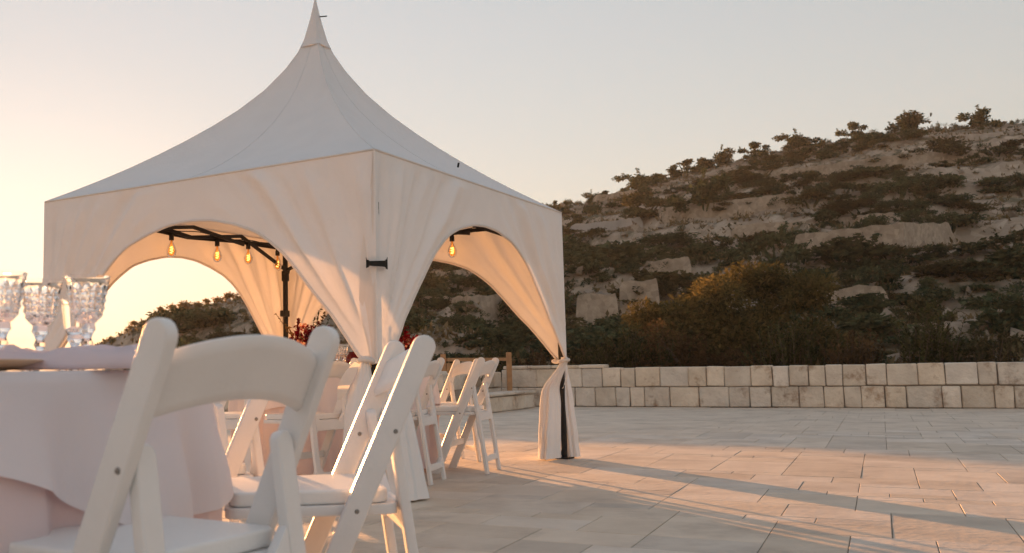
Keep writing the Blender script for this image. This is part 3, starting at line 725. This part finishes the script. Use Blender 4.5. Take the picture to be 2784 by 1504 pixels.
# posts, straps, ties, drapes
for ci, c in enumerate(CORN):
    inn = (TC-c).normalized(); pc = c+inn*(.036 if c is TR_ else .085 if c is TL else .055); q = tl(pc, 0)
    rz = atan2((TR_-TN).y, (TR_-TN).x)
    po = obj('post', bm_mesh('post', box_bm(-.019, .019, -.019, .019, .012, 1.97, .003)), M['black'], tent, (q.x, q.y, 0), (0, 0, rz))
    obj('base_plate', bm_mesh('base_plate', box_bm(-.06, .06, -.06, .06, .001, .012, .002)), M['black'], po)
    obj('slider', bm_mesh('slider', box_bm(-.028, .028, -.028, .028, 1.62, 1.72, .004)), M['black'], po)
    if c is TB: obj('clamp', bm_mesh('clamp', box_bm(-.055, .03, -.03, .03, 1.27, 1.33, .004)), M['black'], po)
    if c is TR_:
        v, f = bar((-.005, .012, .03), (-.085, .072, .13), .022); obj('foot_brace', mesh_from('foot_brace', v, f), M['black'], po)
        v, f = bar((-.100, .085, .115), (-.068, .058, .150), .032); obj('foot_brace', mesh_from('foot_brace', v, f), M['black'], po)
    # drapes below the tie, one per side
    for sgn, oth in ((1, CORN[(ci+1) % 4]), (-1, CORN[(ci-1) % 4])):
        d = (oth-c).normalized(); nm = Vector((d.y, -d.x)); nm = nm if nm.dot(c-TC) > 0 else -nm
        big = 1.0 if not (c is TR_ and oth is TB) else .36; fl = 1.0 if not (c is TN and oth is TR_) else 1.45; inw = .10 if fl > 1 else -.118 if c is TR_ and big == 1 else .050 if big < 1 else .0
        rnd = random.Random(ci*7+sgn); ph0 = rnd.uniform(0, 6); n, m = 64, 34; V = []
        for i in range(m+1):
            t = i/m; z = lerp(TIEZ+.03, .012, t)
            wx = (lerp(.028, .105, sstep(0, .45, t))+.045*sstep(.45, 1, t)-.018*sin(pi*sstep(.75, 1, t)))*big
            wy = lerp(.024, .066, sstep(0, .5, t))*(.7+.3*big)*lerp(1, fl, t)
            uc = lerp(.065, .10*big+.02, t) if big == 1 else .0
            for k in range(n):
                al = 2*pi*k/n
                fold = 1+.13*sstep(0, .3, t)*sin(5*al+ph0+.8*sin(2*t))+.09*sin(9*al+ph0*2+1.5*t)+.03*sin(17*al)
                p2 = c+d*(uc+cos(al)*wx*fold)+nm*(.012+inw*(sstep(0, .35, t) if inw < 0 else t)+sin(al)*wy*fold)+d*.012*sin(3*t+ph0)
                V.append(tl(p2, z+.012*sin(3*al+ph0)*(t > .97)*0))
        obj('drape', mesh_from('drape', V, grid_faces(n, m, True), True), M['tent'], tent)
        # knotted tie
        tv = []
        for k in range(25):
            al = 2*pi*k/24; p2 = c+d*(.065+cos(al)*.045)+nm*(.012+sin(al)*.036); tv.append(tl(p2, TIEZ+.008*sin(al)))
        obj('tie', mesh_from('tie', *tube(tv, .014, 8), True), M['trim'], tent)
        # hanging tail of the tie
        tv = []; tw = []
        for k in range(9):
            t = k/8; wd = lerp(.010, .036, sin(pi*min(1, t*.75+.1)))*(1-.75*sstep(.8, 1, t)); p2 = c+d*(.10+.13*t)+nm*(.055+.02*sin(3*t)); zz = TIEZ-.01-.19*t-.02*t*t
            for s_ in (-1, 1): tv.append(tl(p2+nm*.008*s_, zz)+Vector((d.x, d.y, .5))*wd*s_*.8)
        me = mesh_from('tie_tail', tv, grid_faces(1, 8), True)
        if big == 1: obj('tie_tail', me, M['trim'], tent)
# corner flap and black straps on the near leg
dL = (TL-TN).normalized(); nL = Vector((dL.y, -dL.x)); nL = nL if nL.dot(TN-TC) > 0 else -nL
dR = (TR_-TN).normalized(); nR = Vector((dR.y, -dR.x)); nR = nR if nR.dot(TN-TC) > 0 else -nR
V = []
for i in range(31):
    z = lerp(2.0, .80, i/30)
    for j in range(7): u = .095*j/6*sstep(2.02, 1.3, z)*(1-.62*sstep(1.15, .8, z))+.002; V.append(tl(TN+dL*u+nL*(.030*sstep(1.5, .9, z)*sstep(0, .10, u)+.012+.003*sin(j*1.9+z*3)), z))
obj('corner_flap', mesh_from('corner_flap', V, grid_faces(6, 30), True), M['trim'], tent)
def bow(z, u0, u1, hgt, tw):
    V = []; n = 10
    for i in range(n+1):
        s = lerp(-u0, u1, i/n); d, nn = (dL, nL) if s < 0 else (dR, nR); k = abs(s)/max(u0, u1); hh = hgt*(.42+.58*k**.7)
        p = TN+d*abs(s)+nn*(.05+.012*(1-k)+.004*sin(i*2.1))
        V += [tl(p, z-hh/2+tw*s), tl(p, z+hh/2+tw*s+.012*(i in (0, n)))]
    V2 = V+[v-Vector((nL.x+nR.x, nL.y+nR.y, 0))*.006 for v in V]; F = []
    for i in range(n): F += [(2*i, 2*i+1, 2*i+3, 2*i+2)]; F += [tuple(2*(n+1)+q for q in (2*i+2, 2*i+3, 2*i+1, 2*i))]
    for i in range(n): F += [(2*i, 2*i+2, 2*(n+1)+2*i+2, 2*(n+1)+2*i), (2*i+3, 2*i+1, 2*(n+1)+2*i+1, 2*(n+1)+2*i+3)]
    obj('strap', mesh_from('strap', V2, F), M['strap'], tent)
bow(1.345, .030, .044, .060, .0); bow(.80, .0, .055, .05, .0)
# scissor trusses under the eaves
for si in range(4):
    a, b = CORN[si], CORN[(si+1) % 4]; d = (b-a)/SIDE; nrm = (TC-(a+b)/2).normalized()
    def tp(u, z, o=.07): return tl(a+d*u+nrm*o, z)
    for (u0, z0, u1, z1, o) in [(.06, 1.93, .75, 1.93, .07), (.06, 1.965, 1.45, 1.90, .07), (.06, 1.70, .78, 1.98, .10), (.78, 1.98, 1.45, 1.90, .10), (1.45, 1.90, 2.12, 1.98, .10), (2.12, 1.98, 2.84, 1.70, .10), (1.45, 1.90, 2.84, 1.965, .07), (.78, 1.90, 1.45, 1.985, .13), (1.45, 1.985, 2.12, 1.90, .13)]:
        obj('truss_bar', mesh_from('truss_bar', *bar(tp(u0, z0, o), tp(u1, z1, o), .018, .030)), M['black'], tent)

# ------------------------------------------------------------------ festoon bulbs
def bulb_parts():
    prof = [(.0135, .0), (.0135, -.012), (.020, -.03), (.033, -.055), (.041, -.08), (.042, -.098), (.036, -.122), (.020, -.140), (.0005, -.146)]
    g = mesh_from('glass', *lathe(prof, 20), True); g.materials.append(M['bulb'])
    sk = mesh_from('socket', *lathe([(.0005, .085), (.006, .084), (.007, .066), (.016, .058), (.021, .04), (.021, .002), (.0165, .0), (.0005, -.002)], 16), True); sk.materials.append(M['black'])
    pts = []
    for i in range(40): t = i/39; pts.append((.013*cos(t*18), .013*sin(t*18), -.05-.06*t))
    fl = mesh_from('filament', *tube(pts, .0018, 5)); fl.materials.append(M['filament'])
    return g, sk, fl
BG, BS, BF = bulb_parts()
def festoon(a, b, us, label, o=.10):
    d = (b-a)/SIDE; nrm = (TC-(a+b)/2).normalized(); r = empty('string_lights', (a.x, a.y, 0)); tag(r, label, 'string lights', 'bulb strings in the tent')
    def P(u): return Vector((d.x*u+nrm.x*o, d.y*u+nrm.y*o, 1.945+.012*sin(u*9)))
    obj('cable', mesh_from('cable', *tube([P(.1+2.7*i/60) for i in range(61)], .0045, 6), True), M['black'], r)
    for u in us:
        p = P(u); k = obj('socket', BS, None, r, (p.x, p.y, p.z-.085)); obj('bulb_glass', BG, None, k); obj('filament', BF, None, k)
LBu = []
festoon(TL, TB, [.5, 1.215, 1.79, 2.22, 2.66], 'string of amber bulbs under the back left eave of the tent')
festoon(TB, TR_, [.5, 1.25, 1.93, 2.6], 'string of amber bulbs under the back right eave of the tent')

# ================================================================== CHAIRS
UT, UF, ZPV, UB, CW = -.203, .153, .60, -.215, .200
def ut(z): return UT+(UF-UT)*(.79-z)/.79
def chair_meshes():
    R = {}
    X, Y, Z = (1, 0, 0), (0, 1, 0), (0, 0, 1)
    R['post'] = smooth_angle(bm_mesh('post', prism(stadium((UF, 0), (UT-.008, .815), .053), .024, (Y, Z, X), bev=.005, seg=3)))
    # rear frame lies in a tilted plane; s measured up along the leg
    yb, yt = UB, ut(.62)-.002; ln = sqrt((yt-yb)**2+.62**2); D = Vector((0, (yt-yb)/ln, .62/ln)); Nn = Vector((1, 0, 0)).cross(D)
    R['rear_leg'] = smooth_angle(bm_mesh('rear_leg', prism(stadium((0, 0), (0, ln+.015), .042), .024, (X, D, Nn), bev=.005, seg=3)))
    R['rear_org'] = (0, yb, 0)
    h = .144
    def cross(s0, s1, fr):
        o = []
        o += [(-h, s0-fr*.3), (-h+fr*.3, s0), (h-fr*.3, s0), (h, s0-fr*.3)]
        for i in range(5): a = pi/2*i/4; o.append((h-fr+fr*cos(0)*1-fr*0 if False else h-fr*(1-cos(a))*0-fr*(sin(a)), s1+fr*(1-sin(a))*0+fr*(1-sin(a))**1.6) if False else (h-fr*sin(a), s1+fr*(1-cos(pi/2-a))))
        for i in range(4, -1, -1): a = pi/2*i/4; o.append((-(h-fr*sin(a)), s1+fr*(1-cos(pi/2-a))))
        return o
    R['seat_bar'] = smooth_angle(bm_mesh('seat_bar', prism(cross(.375, .432, .05), .022, (X, D, Nn), (0, yb, 0), bev=.004)))
    R['foot_bar'] = smooth_angle(bm_mesh('foot_bar', prism(cross(.085, .125, .03), .020, (X, D, Nn), (0, yb, 0), bev=.004)))
    R['front_bar'] = smooth_angle(bm_mesh('front_bar', prism([(-.187, .185), (.187, .185), (.187, .225), (-.187, .225)], .020, (X, Z, Y), (0, ut(.205), 0), bev=.004)))
    # back slat
    D2 = Vector((0, UT-UF, .79)).normalized(); N2 = Vector((1, 0, 0)).cross(D2); nx, nv = 24, 10
    V = []; F = []; L0 = .80/.79*sqrt((UT-UF)**2+.79**2)
    def slat(x, t, side):
        q = 1-(x/.188)**2; top = .766+.030*q; bot = .668+.028*q; z = lerp(bot, top, t); r = .0095
        e = min(t, 1-t); th = r*(1 if e > .06 else sqrt(max(0, 1-((.06-e)/.06)**2))*.8+.2)
        c = Vector((x, ut(z)-.024*q+.004, z)); return c+N2*th*side
    ring = [(i/nv, 1) for i in range(nv+1)]+[(i/nv, -1) for i in range(nv, -1, -1)]; n = len(ring)
    for j in range(nx+1):
        x = -.188+.376*j/nx
        for t, sd in ring: V.append(slat(x, t, sd))
    for j in range(nx):
        for k in range(n): F.append((j*n+k, j*n+(k+1) % n, (j+1)*n+(k+1) % n, (j+1)*n+k))
    F += [tuple(range(n))[::-1], tuple(nx*n+k for k in range(n))]
    me = mesh_from('back_slat', V, F); bm = bmesh.new(); bm.from_mesh(me); R['back_slat'] = smooth_angle(bm_mesh('back_slat', bm), 50)
    def rrect(x0, x1, y0, y1, r, n=5):
        o = []
        for cx, cy, a0 in ((x1-r, y0+r, -pi/2), (x1-r, y1-r, 0), (x0+r, y1-r, pi/2), (x0+r, y0+r, pi)):
            for i in range(n+1): a = a0+pi/2*i/n; o.append((cx+r*cos(a), cy+r*sin(a)))
        return o
    R['seat_frame'] = smooth_angle(bm_mesh('seat_frame', prism(rrect(-.184, .184, -.139, .253, .03), .024, origin=(0, 0, .424), bev=.005, seg=2)))
    R['seat_pad'] = smooth_angle(bm_mesh('seat_pad', prism(rrect(-.172, .172, -.118, .245, .030), .032, origin=(0, 0, .4532), bev=.008, seg=4)), 60)
    R['screw'] = smooth_angle(mesh_from('screw', *lathe([(.0001, .003), (.004, .0025), (.0055, 0)], 12)))
    for k, m in R.items():
        if k == 'rear_org': continue
        m.materials.append(M['pad'] if k == 'seat_pad' else M['screw'] if k == 'screw' else M['chair'])
    return R
CM = chair_meshes()
def chair(x, y, deg, label, group):
    r = empty('folding_chair', (x, y, 0), radians(deg-90)); tag(r, label, 'chair', group)
    for s in (-1, 1):
        p = obj('post', CM['post'], None, r, (s*CW, 0, 0))
        for z, dy in ((ZPV, .012), (.425, 0)):
            obj('screw', CM['screw'], None, p, (s*.012, ut(z)-dy, z), (0, s*pi/2, 0))
        obj('screw', CM['screw'], None, p, (-s*.012, ut(.57)+.004, .57), (0, -s*pi/2, 0))
        obj('rear_leg', CM['rear_leg'], None, r, (s*.1655, UB, 0))
    for k in ('seat_bar', 'foot_bar', 'front_bar', 'back_slat', 'seat_frame', 'seat_pad'): obj(k, CM[k], None, r)
    return r
GF, GT = 'white folding chairs at the near table', 'white folding chairs around the tent table'
chair(-.343, 1.66, 146.5, 'nearest white folding chair, back to the camera, at the lilac table', GF)
chair(-.083, 2.411, 187.7, 'white folding chair seen side on, right of the nearest chair', GF)
chair(-.52, 3.02, 205, 'white folding chair beyond the near table, mostly hidden by the nearest chair', GF)
chair(.281, 6.536, 160.5, 'white folding chair behind the leaning post of the side-on chair, left of the rightmost chair', GT)
chair(.727, 7.125, 157.9, 'rightmost white folding chair beside the tent table', GT)
chair(.665, 7.93, 198, 'white folding chair partly hidden behind the rightmost chair', GT)
chair(-.33, 6.20, 142, 'white folding chair at the tent table, just left of the near tent leg', GT)
chair(-.92, 6.45, 95, 'white folding chair at the tent table seen under the back of the nearest chair', GT)

# ================================================================== TABLES
def cloth_mesh(R, drop, amp, nf, seed, zt, off=0.0, nth=360, nr=10, nz=36, floor=True):
    """round cloth: flat top, rounded edge, folded skirt; drop(th) gives its length"""
    V = []; ph = [random.Random(seed+i).uniform(0, 6.28) for i in range(6)]
    for i in range(nr):
        q = i/nr
        for k in range(nth): a = 2*pi*k/nth; V.append((R*q*cos(a), R*q*sin(a), zt+.0015*fbm(cos(a)*q*4, sin(a)*q*4, seed)))
    for i in range(nz+1):
        t = i/nz
        for k in range(nth):
            a = 2*pi*k/nth; L = drop(a); s = t*L
            f = sin(nf*a+ph[0]+.9*sin(3*a+ph[1])+.25*sin(6*s+ph[4]))*.6+sin(round(nf*1.7)*a+ph[2]+1.1*sin(2*a+ph[3]))*.4; f = f*.75+.25*(1-2*abs(f))
            ed = min(1, s/.03); r = R+off+.010*sin(pi/2*ed)+amp*sstep(.0, .30, s)*(f+.55)
            z = zt-(s-.008*ed if s > .008 else 0)
            V.append((r*cos(a), r*sin(a), max(z, zt-L)))
    return mesh_from('cloth', V, grid_faces(nth, nr+nz, True), True)
def table(x, y, R, zt, label):
    t = empty('round_table', (x, y, 0)); tag(t, label, 'table')
    obj('table_top', mesh_from('table_top', *lathe([(.001, zt-.03), (R-.01, zt-.03), (R-.004, zt-.02), (R-.004, zt-.004), (.001, zt-.004)], 64)), M['wood'], t)
    for k in range(4):
        a = k*pi/2+.5; obj('leg', mesh_from('leg', *tube([(cos(a)*R*.55, sin(a)*R*.55, .0), (cos(a)*R*.6, sin(a)*R*.6, zt-.03)], .016, 8)), M['black'], t)
    return t
T1 = (-1.165, 2.22); T2 = (-.213, 7.50); TH = .7405
table(*T1, .77, TH, 'round table under the lilac cloths in the left foreground')
def d1u(a): return TH-.004-.012*(1+sin(5*a))
o = obj('under_cloth', cloth_mesh(.77, d1u, .064, 15, 3, TH+.0015, .004), M['under'], None, (*T1, 0)); tag(o, 'dusky pink floor-length cloth on the near table', 'tablecloth')
def d1o(a):
    # a square overlay on a round table: long corners, short middles
    b = (a-radians(-16)+pi/4) % (pi/2)-pi/4; k = 1-abs(b)/(pi/4)
    return .135+.20*sstep(0, 1, k)+.008*sin(11*a)
o = obj('over_cloth', cloth_mesh(.776, d1o, .066, 15, 3, TH+.005, .022), M['over'], None, (*T1, 0)); tag(o, 'pale lilac overlay cloth with hanging corners on the near table', 'tablecloth')
table(*T2, .74, TH-.01, 'round table in the middle of the tent')
def d2u(a): return TH-.02-.008*(1+sin(6*a))
o = obj('under_cloth', cloth_mesh(.74, d2u, .045, 17, 31, TH-.008, .004), M['under'], None, (*T2, 0)); tag(o, 'dusky pink floor-length cloth on the tent table', 'tablecloth')
def d2o(a):
    b = (a-radians(-70)) % (pi/2); k = abs(b-pi/4)/(pi/4); return .26+.15*k**1.4+.01*sin(7*a)
o = obj('over_cloth', cloth_mesh(.746, d2o, .042, 17, 31, TH-.004, .020), M['over'], None, (*T2, 0)); tag(o, 'pale lilac overlay cloth on the tent table', 'tablecloth')

# ------------------------------------------------------------------ table ware
def goblet_mesh(h=.205, R=.043, cut=True, n=96):
    zb = h*.50
    outer = [(.036, 0), (.036, .003), (.030, .006), (.012, .010), (.0065, .018), (.006, .030), (.0085, .042), (.013, .050), (.0085, .058), (.0115, .066), (.017, .074)]
    k = zb/.086; outer = [(r, z*k) for r, z in outer]
    bowl = []
    for i in range(25):
        t = i/24; r = lerp(.015, R*.76, sin(pi/2*min(1, t/.30))**.85) if t < .30 else lerp(R*.76, R*.98, (t-.30)/.70) + (.0008 if i == 24 else 0)
        bowl.append((r, zb+(h-zb)*t))
    inner = [(r-.0024 if 3 < i < 22 else r-.0014 if i > 3 else r*.5*i/3+.0005, z+(.008 if i < 4 else .0)) for i, (r, z) in enumerate(bowl)][::-1]
    V = []; outer = [(.0004, .0006)]+outer; prof = outer+bowl+inner; no, nb = len(outer), len(bowl)
    for i, (r, z) in enumerate(prof):
        for kk in range(n):
            a = 2*pi*kk/n; rr = r
            if cut and no <= i < no+nb:
                t = (i-no)/nb
                if .06 < t < .78:
                    u, v = a*7/pi, t*6.5
                    d = abs(((u+v) % 2)-1)+abs(((u-v) % 2)-1); rr -= .0052*(1-min(1, abs(d-1)*1.6))*sstep(.06, .14, t)*sstep(.78, .50+.2*abs(sin(a*7)), t)
                
            V.append((rr*cos(a), rr*sin(a), z))
    me = mesh_from('goblet', V, grid_faces(n, len(prof)-1, True)); smooth_angle(me, 25); me.materials.append(M['glass']); return me
GB = goblet_mesh(.188, .045); GS = goblet_mesh(.155, .031, False)
ZT1 = TH+.006
def place(me, name, px, Y, label, cat, group=None, z=ZT1):
    d = ray(px, 950); o = obj(name, me, None, None, (d.x/d.y*Y, Y, z), (0, 0, random.uniform(0, 3))); tag(o, label, cat, group); return o
place(GB, 'goblet', 236, 1.95, 'right cut crystal goblet on the near table, beside the chair', 'goblet', 'crystal goblets on the near table')
place(GB, 'goblet', 108, 2.02, 'middle cut crystal goblet on the near table', 'goblet', 'crystal goblets on the near table')
place(GB, 'goblet', 4, 1.86, 'cut crystal goblet at the left edge of the picture', 'goblet', 'crystal goblets on the near table')
place(GS, 'wine_glass', 203, 2.12, 'smaller plain stemmed glass behind the right crystal goblet', 'glass')
pl = tag(obj('charger_plate', mesh_from('charger_plate', *lathe([(.0005, .004), (.09, .004), (.10, .010), (.145, .020), (.147, .018), (.10, .004), (.08, .0), (.0005, .0)], 48), True), M['plate'], None, (-.72, 1.735, ZT1)), 'tan charger plate at the edge of the near table', 'plate')
def napkin(x, y, z, lx, ly, th, rz, seed, label):
    V = []; nx, ny = 30, 16
    for sd in (1, -1):
        for i in range(ny+1):
            for j in range(nx+1):
                u, v = j/nx*2-1, i/ny*2-1; e = min(1-abs(u), 1-abs(v)); rr = sstep(0, .16, e)
                zz = (th*(.35+.65*rr)*(1+.5*fbm(u*1.5+seed, v*1.7, 2)) if sd > 0 else .001)
                V.append((u*lx/2*(1+.03*fbm(v*2, seed, 1)), v*ly/2*(1+.03*fbm(u*2, seed, 4)), zz))
    n1 = (nx+1)*(ny+1); g = grid_faces(nx, ny); F = list(g)+[tuple(q+n1 for q in f[::-1]) for f in g]
    rim = [j for j in range(nx+1)]+[(i)*(nx+1)+nx for i in range(1, ny+1)]+[ny*(nx+1)+j for j in range(nx-1, -1, -1)]+[i*(nx+1) for i in range(ny-1, 0, -1)]
    for a, b in zip(rim, rim[1:]+rim[:1]): F.append((b, a, a+n1, b+n1))
    o = obj('napkin', mesh_from('napkin', V, F, True), M['napkin'], None, (x, y, z), (0, 0, rz)); tag(o, label, 'napkin'); return o
napkin(-.55, 1.86, ZT1+.001, .29, .17, .036, .05, 1, 'pale lilac folded napkin lying over the charger plate on the near table')
# things on the tent table
ZT2 = TH-.002
for px, Y, lab in [(918, 7.05, 'left crystal goblet on the tent table'), (934, 6.98, 'front crystal goblet on the tent table left of the red vase'), (995, 7.1, 'crystal goblet beside the tied drape on the tent table')]:
    place(GB, 'goblet', px, Y, lab, 'goblet', 'crystal goblets on the tent table', ZT2)
rv = obj('red_vase', mesh_from('red_vase', *lathe([(.0005, 0), (.035, .0), (.058, .03), (.066, .065), (.056, .10), (.036, .125), (.038, .135), (.034, .132), (.03, .12), (.0005, .11)], 32), True), M['redglass'], None, (pbase(962, 7.15).x, 7.15, ZT2)); tag(rv, 'dark red rounded vase on the tent table', 'vase')
def bouquet(px, Y, label, sd, tall=.42):
    rnd = random.Random(sd); b = pbase(px, Y); root = empty('flower_arrangement', (b.x, Y, ZT2)); tag(root, label, 'flowers')
    obj('vase', mesh_from('vase', *lathe([(.0005, 0), (.045, 0), (.05, .01), (.04, .06), (.05, .13), (.046, .13), (.036, .06), (.0005, .02)], 24), True), M['redglass'], root)
    st = []
    def blossom(c, r, mat, nm, n=26):
        V, F = [], []
        for i in range(n):
            d = Vector((rnd.gauss(0, 1), rnd.gauss(0, 1), rnd.gauss(.3, 1))).normalized(); q = d.cross(Vector((rnd.gauss(0, 1), rnd.gauss(0, 1), rnd.gauss(0, 1)))).normalized(); p = Vector(c)+d*r*rnd.uniform(.3, .8); k0 = len(V)
            e = d.cross(q); V += [p, p+q*r*.45+d*r*.25, p+d*r*.5+e*r*.1, p-q*r*.45+d*r*.25]; F.append((k0, k0+1, k0+2, k0+3))
        obj(nm, mesh_from(nm, V, F), mat, root)
    for i in range(15):
        a = rnd.uniform(0, 6.28); q = rnd.uniform(.03, .20); h = rnd.uniform(.18, .34); c = (cos(a)*q, sin(a)*q, h)
        st.append(tube([(0, 0, .1), (cos(a)*q*.5, sin(a)*q*.5, h*.7), c], .0025, 4))
        blossom(c, rnd.uniform(.028, .048), M[rnd.choice(['petal', 'maroon', 'blush', 'maroon', 'blush'])], 'blossom')
    for i in range(7):                                        # hanging amaranth and thin sprays
        a = rnd.uniform(0, 6.28); q = rnd.uniform(.12, .24); h = rnd.uniform(.16, tall); V, F = [], []
        for k in range(60):
            t = k/59; p = Vector((cos(a)*q*(1+.2*t), sin(a)*q*(1+.2*t), h-.16*t)); v, f = leaf_cloud(rnd, [(p, (.013, .013, .013))], 3, .014, .8); o_ = len(V); V += v; F += [tuple(o_+j for j in g) for g in f]
        obj('amaranth', mesh_from('amaranth', V, F), M['maroon'], root)
    for i in range(10):
        a = rnd.uniform(0, 6.28); q = rnd.uniform(.1, .26); h = rnd.uniform(.3, tall+.08); pts = [(0, 0, .1), (cos(a)*q*.5, sin(a)*q*.5, h*.6), (cos(a)*q, sin(a)*q, h)]; st.append(tube(pts, .0018, 4)); V, F = [], []
        for k in range(15):
            t = .45+.55*k/14; p = Vector(pts[1]).lerp(Vector(pts[2]), (t-.45)/.55); v, f = leaf_cloud(rnd, [(p, (.012, .012, .012))], 1, .03, .45); o_ = len(V); V += v; F += [tuple(o_+j for j in g) for g in f]
        obj('leaf_spray', mesh_from('leaf_spray', V, F), M[rnd.choice(['maroon', 'rust', 'spike'])], root)
    obj('stems', mesh_from('stems', *join(st)), M['spike'], root)
bouquet(838, 7.55, 'red and blush flower arrangement on the tent table, left of the near tent leg', 8)
bouquet(1068, 7.2, 'dark red flower arrangement on the tent table, right of the near tent leg', 15, .30)
# ------------------------------------------------------------------ thin haze volume, added to lift the dark tones
hz = bpy.data.materials.new('fade_haze'); hz.use_nodes = True; t_ = hz.node_tree; t_.nodes.remove(t_.nodes['Principled BSDF'])
pv = t_.nodes.new('ShaderNodeVolumePrincipled'); pv.inputs['Color'].default_value = (.95, .93, .90, 1); pv.inputs['Density'].default_value = .00042; pv.inputs['Anisotropy'].default_value = .2
t_.links.new(pv.outputs[0], t_.nodes['Material Output'].inputs['Volume'])
tag(obj('haze', bm_mesh('haze', box_bm(-1300, 1300, -1300, 1300, -10, 23)), hz), 'thin added haze lifting the dark tones over the terrace and hillside', 'haze', kind='stuff')
S.render.film_transparent = False
